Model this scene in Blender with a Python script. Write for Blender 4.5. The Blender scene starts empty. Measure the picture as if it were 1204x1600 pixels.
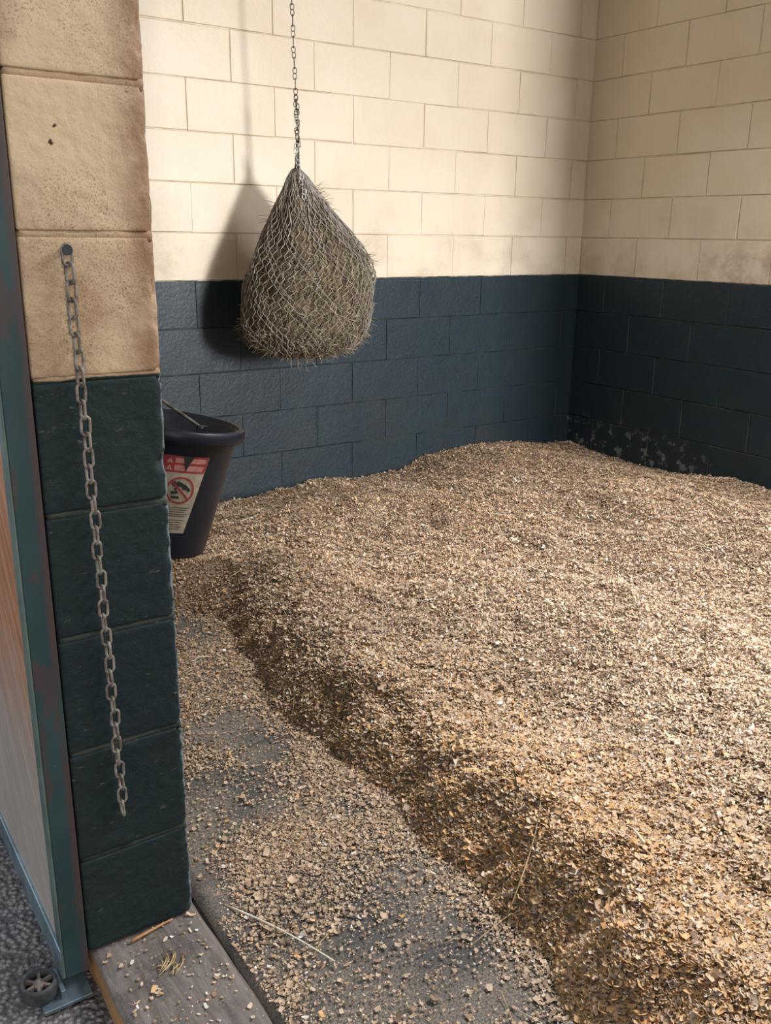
import bpy, bmesh, math, random
import numpy as np
from mathutils import Vector, Matrix, noise

random.seed(7)
rng = np.random.default_rng(11)
PI = math.pi
scn = bpy.context.scene
COL = scn.collection
ZO = 2.075            # aisle ground is z = 0
H = 0.2032            # block course
B = 0.4064            # block length

# ------------------------------------------------------------------ camera
yaw, pit, rol = 0.6007231, -0.2971558, 0.0139921
cp = Vector((-3.9677, -3.8521, -0.8063 + ZO))
fw = Vector((math.sin(yaw)*math.cos(pit), math.cos(yaw)*math.cos(pit), math.sin(pit)))
rt = Vector((math.cos(yaw), -math.sin(yaw), 0))
up = rt.cross(fw)
r2 = rt*math.cos(rol) + up*math.sin(rol)
u2 = -rt*math.sin(rol) + up*math.cos(rol)
cam = bpy.data.cameras.new('camera')
cam_ob = bpy.data.objects.new('camera', cam)
COL.objects.link(cam_ob)
M = Matrix((r2, u2, -fw)).transposed().to_4x4()
M.translation = cp
cam_ob.matrix_world = M
cam.sensor_fit = 'VERTICAL'
cam.sensor_height = 36.0
cam.lens = 1420.85/1600*36.0
cam.clip_start = 0.02
scn.camera = cam_ob

# ------------------------------------------------------------------ world, lights, exposure
w = bpy.data.worlds.new('daylight')
scn.world = w
w.use_nodes = True
bg = w.node_tree.nodes['Background']
bg.inputs[0].default_value = (0.80, 0.90, 1.0, 1)
bg.inputs[1].default_value = 0.62

def area(name, loc, target, sx, sy, power, color, spread=180):
    l = bpy.data.lights.new(name, 'AREA')
    l.shape = 'RECTANGLE'; l.size = sx; l.size_y = sy
    l.energy = power; l.color = color; l.spread = math.radians(spread)
    o = bpy.data.objects.new(name, l); COL.objects.link(o)
    o.location = loc
    o.rotation_euler = (Vector(target)-Vector(loc)).to_track_quat('-Z', 'Y').to_euler()
    return o
# daylight falling through the open front doorway of the stall
area('doorway_daylight', (-0.9, -11.0, 2.3), (-1.3, 0, 1.0), 1.0, 1.5, 385, (1.0, 0.985, 0.99), 120)
# broad soft daylight of the barn aisle, behind and left of the viewer
area('aisle_daylight', (-4.7, -8.0, 3.0), (-3.3, -2.0, 0.6), 2.4, 2.0, 125, (1.0, 0.94, 0.86))
area('aisle_far_daylight', (-5.6, 2.5, 1.9), (-3.7, -2.2, 0.2), 2.0, 2.0, 50, (0.72, 0.86, 1.0))
# soft fill lamp added under the ceiling to brighten the bedding from above
area('overhead_fill', (-1.1, -3.30, 2.95), (-1.9, -3.1, 0), 2.0, .8, 94, (0.97, 0.98, 1.0), 135)

scn.view_settings.view_transform = 'Standard'
scn.view_settings.look = 'None'
scn.view_settings.gamma = 1.0
scn.view_settings.use_curve_mapping = False
scn.view_settings.exposure = 0.35
scn.cycles.use_denoising = True

# ------------------------------------------------------------------ helpers
def srgb(r, g, b):
    def c(v):
        v /= 255.0
        return v/12.92 if v <= 0.04045 else ((v+0.055)/1.055)**2.4
    return (c(r), c(g), c(b), 1)

class NT:
    def __init__(s, name):
        s.m = bpy.data.materials.new(name); s.m.use_nodes = True
        s.t = s.m.node_tree; s.bsdf = s.t.nodes['Principled BSDF']
        s.out = s.t.nodes['Material Output']
        g = s.n('ShaderNodeNewGeometry'); s.P = g.outputs['Position']; s.N = g.outputs['Normal']
    def n(s, ty, **k):
        x = s.t.nodes.new(ty)
        for a, v in k.items(): setattr(x, a, v)
        return x
    def put(s, sock, v):
        if isinstance(v, bpy.types.NodeSocket): s.t.links.new(v, sock)
        else: sock.default_value = v
    def noise(s, scale, detail=4, rough=.55, vec=None, dist=0):
        x = s.n('ShaderNodeTexNoise'); s.put(x.inputs['Vector'], vec or s.P)
        x.inputs['Scale'].default_value = scale; x.inputs['Detail'].default_value = detail
        x.inputs['Roughness'].default_value = rough; x.inputs['Distortion'].default_value = dist
        return x.outputs['Fac']
    def vor(s, scale, vec=None, out='Distance'):
        x = s.n('ShaderNodeTexVoronoi'); s.put(x.inputs['Vector'], vec or s.P)
        x.inputs['Scale'].default_value = scale
        return x.outputs[out]
    def ramp(s, f, *st):
        x = s.n('ShaderNodeMapRange'); x.interpolation_type = 'SMOOTHSTEP'
        s.put(x.inputs[0], f); x.inputs[1].default_value = st[0]; x.inputs[2].default_value = st[1]
        x.inputs[3].default_value = st[2] if len(st) > 2 else 0
        x.inputs[4].default_value = st[3] if len(st) > 3 else 1
        return x.outputs[0]
    def math(s, op, a, b=0.0):
        x = s.n('ShaderNodeMath', operation=op); s.put(x.inputs[0], a); s.put(x.inputs[1], b)
        return x.outputs[0]
    def mix(s, f, a, b, mode='MIX'):
        x = s.n('ShaderNodeMix', data_type='RGBA', blend_type=mode)
        s.put(x.inputs[0], f); s.put(x.inputs[6], a); s.put(x.inputs[7], b)
        return x.outputs[2]
    def scale(s, v, vec=None):
        x = s.n('ShaderNodeVectorMath', operation='MULTIPLY'); s.put(x.inputs[0], vec or s.P)
        x.inputs[1].default_value = v
        return x.outputs[0]
    def xyz(s):
        x = s.n('ShaderNodeSeparateXYZ'); s.put(x.inputs[0], s.P); return x.outputs
    def bump(s, h, strength=.5, dist=.002, prev=None):
        x = s.n('ShaderNodeBump'); x.inputs['Strength'].default_value = strength
        x.inputs['Distance'].default_value = dist; s.put(x.inputs['Height'], h)
        if prev is not None: s.put(x.inputs['Normal'], prev)
        return x.outputs[0]
    def fin(s, color=None, rough=None, normal=None, metal=None, spec=None):
        if color is not None: s.put(s.bsdf.inputs['Base Color'], color)
        if rough is not None: s.put(s.bsdf.inputs['Roughness'], rough)
        if normal is not None: s.put(s.bsdf.inputs['Normal'], normal)
        if metal is not None: s.put(s.bsdf.inputs['Metallic'], metal)
        if spec is not None: s.put(s.bsdf.inputs['Specular IOR Level'], spec)
        return s.m

def paint_mat(name, cream, green, joint, worn=0.0):
    """block wall paint: cream above, dark green below, with wobbling paint line"""
    m = NT(name); x, y, z = m.xyz()
    PL = ZO - 5*H
    wob = m.math('MULTIPLY', m.math('SUBTRACT', m.noise(14, 3), .5), .012)
    fac = m.ramp(m.math('ADD', z, wob), PL-.0015, PL+.0015)
    n1 = m.noise(2.2, 5); n2 = m.noise(60, 5, .6); n3 = m.noise(260, 3, .6)
    c = m.mix(m.ramp(n1, .35, .7), cream, [v*f for v, f in zip(cream[:3], (.92, .90, .86))]+[1])
    # brown rubbing stains low on the cream band
    band = m.math('MULTIPLY', m.ramp(z, PL+.55, PL-.05), m.ramp(m.noise(3.1, 6, .65), .44, .72))
    c = m.mix(m.math('MULTIPLY', band, .40+.35*worn), c, srgb(128, 92, 68))
    rs = m.math('MULTIPLY', m.math('MULTIPLY', m.ramp(x, -.03, -.01), m.ramp(y, -.75, -1.1)), m.math('MULTIPLY', m.ramp(z, PL+.32, PL+.02), m.ramp(m.noise(5, 6, .7), .38, .62)))
    c = m.mix(m.math('MULTIPLY', rs, .6), c, srgb(120, 78, 60))
    if worn:
        # pitted, worn paint with dark specks and grime
        spk = m.ramp(m.noise(330, 5, .75), .52, .62)
        patch = m.math('ADD', m.ramp(m.noise(7.0, 5, .6), .42, .62), m.ramp(z, PL+.35, PL, 0, .45))
        c = m.mix(m.math('MULTIPLY', spk, m.math('MULTIPLY', patch, .62)), c, srgb(96, 70, 50))
        edge = m.math('MULTIPLY', m.ramp(x, -3.53, -3.47), m.ramp(m.noise(8, 5), .30, .56))
        c = m.mix(m.math('MULTIPLY', edge, .75), c, srgb(116, 80, 56))
        left = m.math('MULTIPLY', m.ramp(x, -3.60, -3.655), m.ramp(m.noise(7, 5), .35, .65))
        c = m.mix(m.math('MULTIPLY', left, .5), c, srgb(140, 118, 104))
        big = m.ramp(m.noise(36, 3, .5), .70, .74)
        c = m.mix(big, c, srgb(66, 44, 32))
    g = m.mix(m.ramp(n1, .3, .7), green, [green[0]*1.25, green[1]*1.2, green[2]*1.05, 1])
    flec = m.ramp(m.noise(60, 4, .7, m.scale((.55, .55, 1.6))), .64, .70) if worn else m.ramp(m.noise(75, 3, .7), .69, .74)
    g = m.mix(m.math('MULTIPLY', flec, .35), g, srgb(120, 118, 98))
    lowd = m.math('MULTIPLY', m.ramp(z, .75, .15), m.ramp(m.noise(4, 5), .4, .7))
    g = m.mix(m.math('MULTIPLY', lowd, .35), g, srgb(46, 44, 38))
    if joint:
        c = m.mix(m.ramp(m.noise(5, 3), .3, .7, 0, .6), c, srgb(158, 128, 98)) if worn else m.mix(m.ramp(m.noise(5, 4), .35, .75, .0, .45), c, srgb(150, 126, 100))
        g = m.mix(m.ramp(m.noise(6, 4), .40, .62, .05, .42 if not worn else .45), g, srgb(84, 82, 70))
    if not worn:
        # peeled patches with bare block at the foot of the right wall
        pm = m.math('MULTIPLY', m.ramp(z, .30, .14), m.ramp(m.noise(16, 5, .65), .55, .60))
        pm = m.math('MULTIPLY', pm, m.ramp(x, -.03, -.01))
        pm = m.math('MULTIPLY', pm, m.ramp(y, -1.15, -.75))
        g = m.mix(m.math('MULTIPLY', pm, .8), g, srgb(112, 116, 114))
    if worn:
        # bare chipped arris of the wall end, its rim light painted in too
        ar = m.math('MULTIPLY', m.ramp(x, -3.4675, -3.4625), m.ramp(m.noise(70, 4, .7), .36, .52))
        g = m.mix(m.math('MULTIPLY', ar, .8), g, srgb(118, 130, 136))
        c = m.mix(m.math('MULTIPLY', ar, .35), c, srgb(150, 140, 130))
    col = m.mix(fac, g, c)
    b = m.bump(n2, .55 if not worn else .9, .003)
    b = m.bump(n3, .35, .0012, b)
    b = m.bump(m.noise(9, 3), .35, .006, b)
    ro = m.math('ADD', m.math('MULTIPLY', n2, .25), .30 if not worn else .55)
    return m.fin(col, ro, b, spec=.40 if not worn else .2)

CREAM = srgb(217, 205, 185); GREEN = srgb(28, 42, 51)
MAT = {}
MAT['wall'] = paint_mat('painted_block', CREAM, GREEN, False)
MAT['wall_joint'] = paint_mat('painted_joint', CREAM, GREEN, True)
WCREAM = srgb(198, 175, 144); WGREEN = srgb(26, 38, 41)
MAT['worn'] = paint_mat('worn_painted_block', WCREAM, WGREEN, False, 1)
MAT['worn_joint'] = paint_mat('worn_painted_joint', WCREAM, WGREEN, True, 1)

def simple(name, col, rough=.6, col2=None, ns=30, bs=.3, bd=.001, metal=0, spec=.5, bscale=120):
    m = NT(name)
    c = m.mix(m.ramp(m.noise(ns, 5), .35, .65), col, col2) if col2 else col
    return m.fin(c, rough, m.bump(m.noise(bscale, 4), bs, bd), metal, spec)
MAT['iron'] = simple('weathered_iron', srgb(138, 130, 118), .6, srgb(92, 82, 74), 60, .5, .0006, .15)
MAT['zinc'] = simple('zinc_chain', srgb(120, 116, 108), .45, srgb(74, 68, 62), 50, .3, .0005, .6)
MAT['bolt'] = simple('dark_bolt', srgb(54, 60, 68), .5, srgb(40, 42, 48), 60, .3, .0005, .4)
MAT['rubber'] = simple('black_rubber', srgb(38, 39, 42), .7, srgb(60, 60, 62), 40)
MAT['galv'] = simple('galvanised_steel', srgb(122, 138, 146), .45, srgb(92, 106, 114), 18, .2, .0005, .55)
MAT['cord'] = simple('net_cord', srgb(150, 140, 130), .85, srgb(106, 98, 92), 40, .6, .0008)
MAT['ceiling'] = simple('ceiling_boards', srgb(150, 138, 120), .8, srgb(120, 110, 96), 6)
MAT['outer'] = simple('plain_block', srgb(190, 176, 150), .8, srgb(170, 156, 130), 6)

def add_obj(name, verts, faces, mats, parent=None, smooth=False, fmat=None):
    me = bpy.data.meshes.new(name)
    me.from_pydata([tuple(v) for v in verts], [], faces)
    for m in (mats if isinstance(mats, (list, tuple)) else [mats]): me.materials.append(m)
    if fmat is not None: me.polygons.foreach_set('material_index', np.array(fmat, dtype=np.int32))
    if smooth: me.polygons.foreach_set('use_smooth', np.ones(len(me.polygons), dtype=bool))
    me.update()
    o = bpy.data.objects.new(name, me); COL.objects.link(o)
    if parent: o.parent = parent
    return o

def from_bm(name, bm, mats, parent=None, smooth=False):
    bmesh.ops.recalc_face_normals(bm, faces=bm.faces)
    me = bpy.data.meshes.new(name); bm.to_mesh(me); bm.free()
    for m in (mats if isinstance(mats, (list, tuple)) else [mats]): me.materials.append(m)
    if smooth: me.polygons.foreach_set('use_smooth', np.ones(len(me.polygons), dtype=bool))
    o = bpy.data.objects.new(name, me); COL.objects.link(o)
    if parent: o.parent = parent
    return o

def bbox(bm, lo, hi, bevel=0, seg=1, mat=0):
    r = bmesh.ops.create_cube(bm, size=1)
    vs = r['verts']
    for v in vs:
        v.co = Vector([(lo[i]+hi[i])/2 + v.co[i]*(hi[i]-lo[i]) for i in range(3)])
    fs = {f for v in vs for f in v.link_faces}
    for f in fs: f.material_index = mat
    if bevel:
        es = list({e for v in vs for e in v.link_edges})
        rr = bmesh.ops.bevel(bm, geom=es, offset=bevel, segments=seg, affect='EDGES', profile=.5)
        for f in rr['faces']: f.material_index = mat
    return vs

def empty(name, loc, label, cat, group=None):
    o = bpy.data.objects.new(name, None); COL.objects.link(o); o.location = loc
    o.empty_display_size = .1
    o['label'] = label; o['category'] = cat
    if group: o['group'] = group
    return o
def tag(o, label, cat, group=None, kind=None):
    o['label'] = label; o['category'] = cat
    if group: o['group'] = group
    if kind: o['kind'] = kind
    return o
def struct(o, label=None):
    o['kind'] = 'structure'
    if label: o['label'] = label
    return o
def rebase(o, root_loc):
    """shift mesh data so that a child of an unrotated Empty keeps its place"""
    v = Vector(root_loc)
    for x in o.data.vertices: x.co -= v
    return o

def tube(pts, r, sides=6, closed=False, rad=None):
    """tube along points -> verts, faces"""
    pts = [Vector(p) for p in pts]; n = len(pts); V = []; F = []
    prev = None
    for i, p in enumerate(pts):
        if closed: t = pts[(i+1) % n]-pts[i-1]
        else: t = pts[min(i+1, n-1)]-pts[max(i-1, 0)]
        t.normalize()
        if prev is None:
            a = Vector((0, 0, 1)) if abs(t.z) < .9 else Vector((1, 0, 0))
            prev = t.cross(a).normalized()
        nn = (prev - t*prev.dot(t))
        if nn.length < 1e-6: nn = t.orthogonal()
        nn.normalize(); prev = nn; bb = t.cross(nn)
        rr = rad[i] if rad else r
        for k in range(sides):
            a = 2*PI*k/sides
            V.append(p + nn*math.cos(a)*rr + bb*math.sin(a)*rr)
    m = n if closed else n-1
    for i in range(m):
        j = (i+1) % n
        for k in range(sides):
            k2 = (k+1) % sides
            F.append((i*sides+k, i*sides+k2, j*sides+k2, j*sides+k))
    if not closed:
        F.append(tuple(range(sides))[::-1]); F.append(tuple((n-1)*sides+k for k in range(sides)))
    return V, F
class Acc:
    def __init__(s): s.V = []; s.F = []; s.M = []
    def add(s, VF, m=0):
        o = len(s.V); s.V += VF[0]; s.F += [tuple(i+o for i in f) for f in VF[1]]; s.M += [m]*len(VF[1])
        return s
    def obj(s, name, mats, parent=None, smooth=True):
        return add_obj(name, s.V, s.F, mats, parent, smooth, s.M)

# ------------------------------------------------------------------ block walls
def block_wall(name, org, ud, nd, length, first, parity, klo, khi, thick, mats, seed=1):
    khi += 1
    """org: world xy at u=0; ud: direction of u; nd: into the room; joints k=klo..khi (down positive)"""
    rr = random.Random(seed); V = []; F = []; FM = []
    ud = Vector(ud); nd = Vector(nd); org = Vector(org)
    def pt(u, d, z): return org + ud*u + nd*d + Vector((0, 0, z))
    def quad(a, b, c, d, m):
        i = len(V); V.extend([a, b, c, d]); F.append((i, i+1, i+2, i+3)); FM.append(m)
    J = .0042; CH = .0035; D = .0055
    zt = ZO-klo*H; zb = ZO-khi*H
    # mortar plane
    quad(pt(0, -D, zb), pt(length, -D, zb), pt(length, -D, zt), pt(0, -D, zt), 1)
    # body behind
    for (a, b, c, d) in (((0, -thick, zb), (0, -thick, zt), (length, -thick, zt), (length, -thick, zb)),
                         ((0, -D, zt), (length, -D, zt), (length, -thick, zt), (0, -thick, zt)),
                         ((0, -D, zb), (0, -thick, zb), (length, -thick, zb), (length, -D, zb)),
                         ((0, -D, zb), (0, -D, zt), (0, -thick, zt), (0, -thick, zb)),
                         ((length, -D, zb), (length, -thick, zb), (length, -thick, zt), (length, -D, zt))):
        quad(pt(*a), pt(*b), pt(*c), pt(*d), 0)
    for k in range(klo, khi):
        z1 = ZO-k*H; z0 = z1-H
        off = first + (parity if k % 2 else 0)*B
        us = []
        u = off - math.ceil(off/B)*B
        while u < length:
            a, b = max(u, 0), min(u+B, length)
            if b-a > .01: us.append((a, b))
            u += B
        for a, b in us:
            wob = [rr.uniform(-.0012, .0012) for _ in range(4)]
            jj = J*rr.uniform(.5, 1.15); jv = J*rr.choice([.25, .6, .9, 1.1])
            e = rr.uniform(-.0012, .0006)
            a0, b0, c0, d0 = a+jv+wob[0], b-jv+wob[1], z0+jj+wob[2], z1-jj+wob[3]
            g = [rr.uniform(-.0006, .0006) for _ in range(4)]
            A = [pt(a0, e+g[0], c0), pt(b0, e+g[1], c0), pt(b0, e+g[2], d0), pt(a0, e+g[3], d0)]
            Bk = [pt(a0-CH, -D-.001, c0-CH), pt(b0+CH, -D-.001, c0-CH), pt(b0+CH, -D-.001, d0+CH), pt(a0-CH, -D-.001, d0+CH)]
            quad(*A, 0)
            for i in range(4):
                j = (i+1) % 4
                quad(A[j], A[i], Bk[i], Bk[j], 1)
    o = add_obj(name, V, F, mats, None, False, FM)
    bm = bmesh.new(); bm.from_mesh(o.data); bmesh.ops.recalc_face_normals(bm, faces=bm.faces)
    bm.to_mesh(o.data); bm.free()
    return struct(o)

WM = [MAT['wall'], MAT['wall_joint']]
XL = -3.46; XO = -3.655; YJ = -2.5
# back wall: u from x=-3.455 to 0
block_wall('wall_back', (-3.655, 0, 0), (1, 0, 0), (0, -1, 0), 3.662, (-2.15+3.655) % B, .5, -5, 10, .2, WM, 3)
block_wall('wall_right', (0, .007, 0), (0, -1, 0), (-1, 0, 0), 3.947, .007, .5, -5, 10, .2, WM, 5)
block_wall('wall_front_blocker', (0, -3.74, 0), (-1, 0, 0), (0, 1, 0), .565, 0, .5, -5, 10, .2, WM, 6)  # unseen wall piece, added to keep the key light off the right wall

# left wall: interior face plus thick worn jamb blocks
block_wall('wall_front_blocker', (-2.08, -3.74, 0), (-1, 0, 0), (0, 1, 0), 1.575, 0, .5, -5, 10, .2, WM, 7)  # unseen front piece, added to shade the jamb from the key light
block_wall('wall_left', (XL, -2.35, 0), (0, 1, 0), (1, 0, 0), 2.35, .05, .5, -5, 10, .195, WM, 8)

def noisy(co, s, a, seed=0.0):
    p = Vector((co[0]*s+seed, co[1]*s-seed, co[2]*s+seed*.7))
    return a*noise.fractal(p, 1.0, 2.0, 4)

def jamb():
    """the free end of the left wall: one worn, chipped block per course"""
    bm = bmesh.new()
    for k in range(-5, 10):
        z1 = ZO-k*H; z0 = z1-H
        zb = max(z0, .058)
        lo = Vector((XO, YJ, zb+.0045)); hi = Vector((XL, -2.345, z1-.0045))
        n = [14, 10, 15]
        # dense box surface
        start = len(bm.verts)
        t = bmesh.new(); bmesh.ops.create_cube(t, size=1)
        bmesh.ops.bevel(t, geom=list(t.edges), offset=.014, segments=2, affect='EDGES', profile=.5)
        bmesh.ops.subdivide_edges(t, edges=[e for e in t.edges if e.calc_length() > .3], cuts=34, use_grid_fill=True)
        tv = []
        for v in t.verts:
            c = Vector([(lo[i]+hi[i])/2 + v.co[i]*(hi[i]-lo[i]) for i in range(3)])
            # tuck edge rounding
            d = noisy(c, 60, .0009, k) + noisy(c, 18, .0013, k*2.1)
            dirv = Vector((c.x-(lo.x+hi.x)/2, c.y-(lo.y+hi.y)/2, 0))
            ex = max(0, 1-abs(c.x-XL)/.012)
            ey = max(0, 1-abs(c.y-YJ)/.012)
            ez = max(0, 1-min(abs(c.z-lo.z), abs(c.z-hi.z))/.014)
            chip = ex*ey*(.0035+max(0, noisy(c, 38, .011, 3.3)))
            chip += ex*ey*ez*.004
            if k == 5:      # large chip half way down this block
                chip += .012*math.exp(-((c.z-(ZO-5*H-.143))/.012)**2)*max(0, 1-abs(c.x-XL)/.022)*max(0, 1-abs(c.y-YJ)/.022)
            c.x += -chip + (d if abs(c.x-XL) < .01 else 0)
            c.y += chip*.8 - (d if abs(c.y-YJ) < .01 else 0)
            tv.append(bm.verts.new(c))
        t.verts.index_update()
        for f in t.faces:
            try: bm.faces.new([tv[v.index] for v in f.verts])
            except ValueError: pass
        t.free()
        # mortar bed between courses
        if z0 > .05:
            nn = 24; ring = []
            for i in range(nn+1):
                x = XO+.004+(XL-XO-.008)*i/nn
                dy = noisy((x, 0, z0), 30, .0016, 9)
                zz = z0 + noisy((x, 1, z0), 8, .003, 4)
                hw = .0075
                ring.append([bm.verts.new((x, YJ+.0042+dy, zz-hw)), bm.verts.new((x, YJ+.0016+dy*1.4, zz)), bm.verts.new((x, YJ+.0042+dy, zz+hw)), bm.verts.new((x, YJ+.06, zz+hw)), bm.verts.new((x, YJ+.06, zz-hw))])
            for i in range(nn):
                for q in range(5):
                    f = bm.faces.new((ring[i][q], ring[i+1][q], ring[i+1][(q+1) % 5], ring[i][(q+1) % 5])); f.material_index = 1
            bm.faces.new(ring[0]).material_index = 1; bm.faces.new(ring[-1][::-1]).material_index = 1
            bbox(bm, (XL-.06, YJ+.006, z0-.005), (XL-.004, -2.35, z0+.005), 0, 1, 1)
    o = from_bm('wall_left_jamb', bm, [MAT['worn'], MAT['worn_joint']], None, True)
    o.name = 'trim_1'
    return struct(o, 'worn chipped end of the block wall at the stall doorway')
jamb()

bm = bmesh.new(); bbox(bm, (-3.66, -3.94, 3.09), (.2, .2, 3.2))
struct(from_bm('ceiling', bm, MAT['ceiling']))

# ------------------------------------------------------------------ floors
def mat_floor():
    m = NT('rubber_mat_dusty'); x, y, z = m.xyz()
    base = m.mix(m.noise(40, 4), srgb(56, 57, 60), srgb(78, 78, 79))
    dust = m.mix(m.noise(180, 4, .7), srgb(98, 88, 80), srgb(166, 152, 136))
    pm = m.noise(2.6, 6, .62, m.scale((1.0, 1.6, 1.0)))
    f = m.ramp(pm, .40, .56, .25, .96)
    gr = m.ramp(m.noise(230, 3, .8), .44, .56)
    f = m.math('MULTIPLY', f, m.math('ADD', m.math('MULTIPLY', gr, .75), .25))
    c = m.mix(f, base, dust)
    b = m.bump(m.noise(300, 4, .7), .8, .003)
    return m.fin(c, .85, b, spec=.25)
MAT['mat'] = mat_floor()
def gravel():
    m = NT('aisle_tarmac')
    v = m.vor(95); n = m.noise(120, 4, .6)
    c = m.mix(m.ramp(v, .1, .7), srgb(152, 146, 146), srgb(84, 82, 84))
    c = m.mix(m.ramp(m.noise(3, 4), .35, .7, 0, .5), c, srgb(96, 84, 76))
    c = m.mix(m.ramp(m.noise(45, 2, .5), .66, .72), c, srgb(150, 142, 134))
    h = m.math('ADD', m.math('MULTIPLY', v, -1.0), m.math('MULTIPLY', n, .6))
    return m.fin(c, .85, m.bump(h, 1.0, .012), spec=.3)
MAT['tarmac'] = gravel()
def sill_wood():
    m = NT('weathered_sill_wood')
    g = m.noise(14, 5, .6, m.scale((6.0, .7, 6.0)), .6)
    c = m.mix(m.ramp(g, .3, .7), srgb(92, 84, 80), srgb(122, 113, 108))
    c = m.mix(m.ramp(m.noise(10, 5), .5, .72, 0, .6), c, srgb(62, 56, 56))
    c = m.mix(m.ramp(m.noise(150, 3, .7), .60, .68, 0, .7), c, srgb(150, 124, 96))
    return m.fin(c, .7, m.bump(g, .6, .004, m.bump(m.noise(140, 4), .5, .002)), spec=.35)
MAT['sill'] = sill_wood()
def raw_wood():
    m = NT('bare_split_wood')
    g = m.noise(12, 5, .6, m.scale((3.0, .5, 14.0)), .4)
    return m.fin(m.mix(g, srgb(196, 146, 92), srgb(120, 84, 54)), .7, m.bump(g, .5, .002))
MAT['raw'] = raw_wood()

def grid_obj(name, x0, x1, y0, y1, nx, ny, zf, mat, thick=.05):
    xs = np.linspace(x0, x1, nx); ys = np.linspace(y0, y1, ny)
    V = [(x, y, zf(x, y)) for y in ys for x in xs]; F = []
    for j in range(ny-1):
        for i in range(nx-1):
            a = j*nx+i; F.append((a, a+1, a+nx+1, a+nx))
    # skirt
    n0 = len(V)
    loop = [i for i in range(nx)] + [j*nx+nx-1 for j in range(1, ny)] + [(ny-1)*nx+i for i in range(nx-2, -1, -1)] + [j*nx for j in range(ny-2, 0, -1)]
    for i in loop: V.append((V[i][0], V[i][1], V[i][2]-thick))
    L = len(loop)
    for q in range(L): F.append((loop[q], n0+q, n0+(q+1) % L, loop[(q+1) % L]))
    F.append(tuple(n0+q for q in range(L)))
    return add_obj(name, V, F, mat, None, True)

fl = grid_obj('floor', -3.462, 0, -3.78, 0, 60, 60, lambda x, y: .012, MAT['mat'], .10)
struct(fl)
gr = grid_obj('ground', -7.5, -3.63, -8, 4, 90, 160, lambda x, y: .004*noise.noise(Vector((x*3, y*3, 0))), MAT['tarmac'], .05)
gr.name = 'floor_aisle'; struct(gr, 'rough grey tarmac of the barn aisle')
fa = grid_obj('yard', -3.63, .2, -16, -3.94, 40, 60, lambda x, y: -.02, MAT['tarmac'], .05)
fa.name = 'floor_yard'; struct(fa, 'grey ground outside the stall opening')

# rubber mats lying on the floor: a seam runs across between them
def rmat(x0, x1, y0, y1, seed, curl=None):
    def zf(x, y):
        z = .035 + .0015*noise.noise(Vector((x*2+seed, y*2, 0)))
        # corner lifted against the jamb
        z += .012*math.exp(-(((x+3.44)/.05)**2 + ((y+2.45)/.12)**2)) if curl else 0
        return z
    return grid_obj('rubber_mat', x0, x1, y0, y1, 70, 70, zf, MAT['mat'], .022)
tag(rmat(-3.435, -1.75, -3.70, -2.002, 1, True), 'grey rubber floor mat nearest the doorway, dusted with shavings', 'mat', 'rubber floor mats')
tag(rmat(-3.445, -1.75, -1.998, -.02, 2), 'grey rubber floor mat beyond the seam, mostly under the bedding', 'mat', 'rubber floor mats')

# door sill plank
def sill():
    bm = bmesh.new()
    nx, ny = 14, 40
    x0, x1, y0, y1 = -3.652, -3.452, -3.75, -2.36
    top = []
    for j in range(ny+1):
        row = []
        for i in range(nx+1):
            x = x0+(x1-x0)*i/nx; y = y0+(y1-y0)*j/ny
            z = .056 + .0025*noise.noise(Vector((x*14, y*3, 1)))
            ed = min(i, nx-i)/nx
            if ed < .01: z -= .004
            if i == nx: x += .004*noise.noise(Vector((1, y*9, 1))); z -= .003
            if i == 0: x += .003*noise.noise(Vector((3, y*12, 1)))
            row.append(bm.verts.new((x, y, z)))
        top.append(row)
    for j in range(ny):
        for i in range(nx): bm.faces.new((top[j][i], top[j][i+1], top[j+1][i+1], top[j+1][i])).material_index = 0
    bl = [bm.verts.new((r[0].co.x, r[0].co.y, 0)) for r in top]; br = [bm.verts.new((r[-1].co.x, r[-1].co.y, 0)) for r in top]
    for j in range(ny):
        bm.faces.new((top[j][0], top[j+1][0], bl[j+1], bl[j])).material_index = 1
        bm.faces.new((top[j+1][-1], top[j][-1], br[j], br[j+1])).material_index = 0
    bm.faces.new([bl[0], br[0]] + [v for v in reversed(top[0])]); bm.faces.new([br[-1], bl[-1]] + [v for v in top[-1]])
    o = from_bm('trim_2', bm, [MAT['sill'], MAT['raw']])
    for p in o.data.polygons: p.use_smooth = (p.material_index == 0)
    return struct(o, 'weathered wooden sill plank across the stall doorway')
sill()

# ------------------------------------------------------------------ bedding
def lerp_tab(tab, v):
    a = np.array(tab); return np.interp(v, a[:, 0], a[:, 1])
_ng = {}
def vnoise(x, y, scale, seed):
    """smooth value noise, vectorised"""
    if seed not in _ng: _ng[seed] = np.random.default_rng(seed).random((128, 128))
    G = _ng[seed]
    u = np.asarray(x)*scale+37.1*seed; v = np.asarray(y)*scale+11.7*seed
    iu = np.floor(u).astype(int); iv = np.floor(v).astype(int); fu = u-iu; fv = v-iv
    fu = fu*fu*(3-2*fu); fv = fv*fv*(3-2*fv)
    g = lambda a, b: G[a % 128, b % 128]
    return (g(iu, iv)*(1-fu)+g(iu+1, iv)*fu)*(1-fv) + (g(iu, iv+1)*(1-fu)+g(iu+1, iv+1)*fu)*fv - .5
TOE = [(-3.8, -3.10), (-3.4, -3.07), (-3.08, -3.028), (-3.02, -3.02), (-2.95, -2.98), (-2.82, -2.972), (-2.70, -2.954), (-2.52, -2.978), (-2.40, -2.948),
       (-2.25, -2.939), (-2.06, -2.97), (-1.885, -2.97), (-1.67, -2.92), (-1.40, -2.86), (-1.23, -2.842), (-1.12, -2.91), (-1.04, -3.05), (-.97, -3.30), (-.92, -3.46), (0.1, -3.6)]
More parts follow.
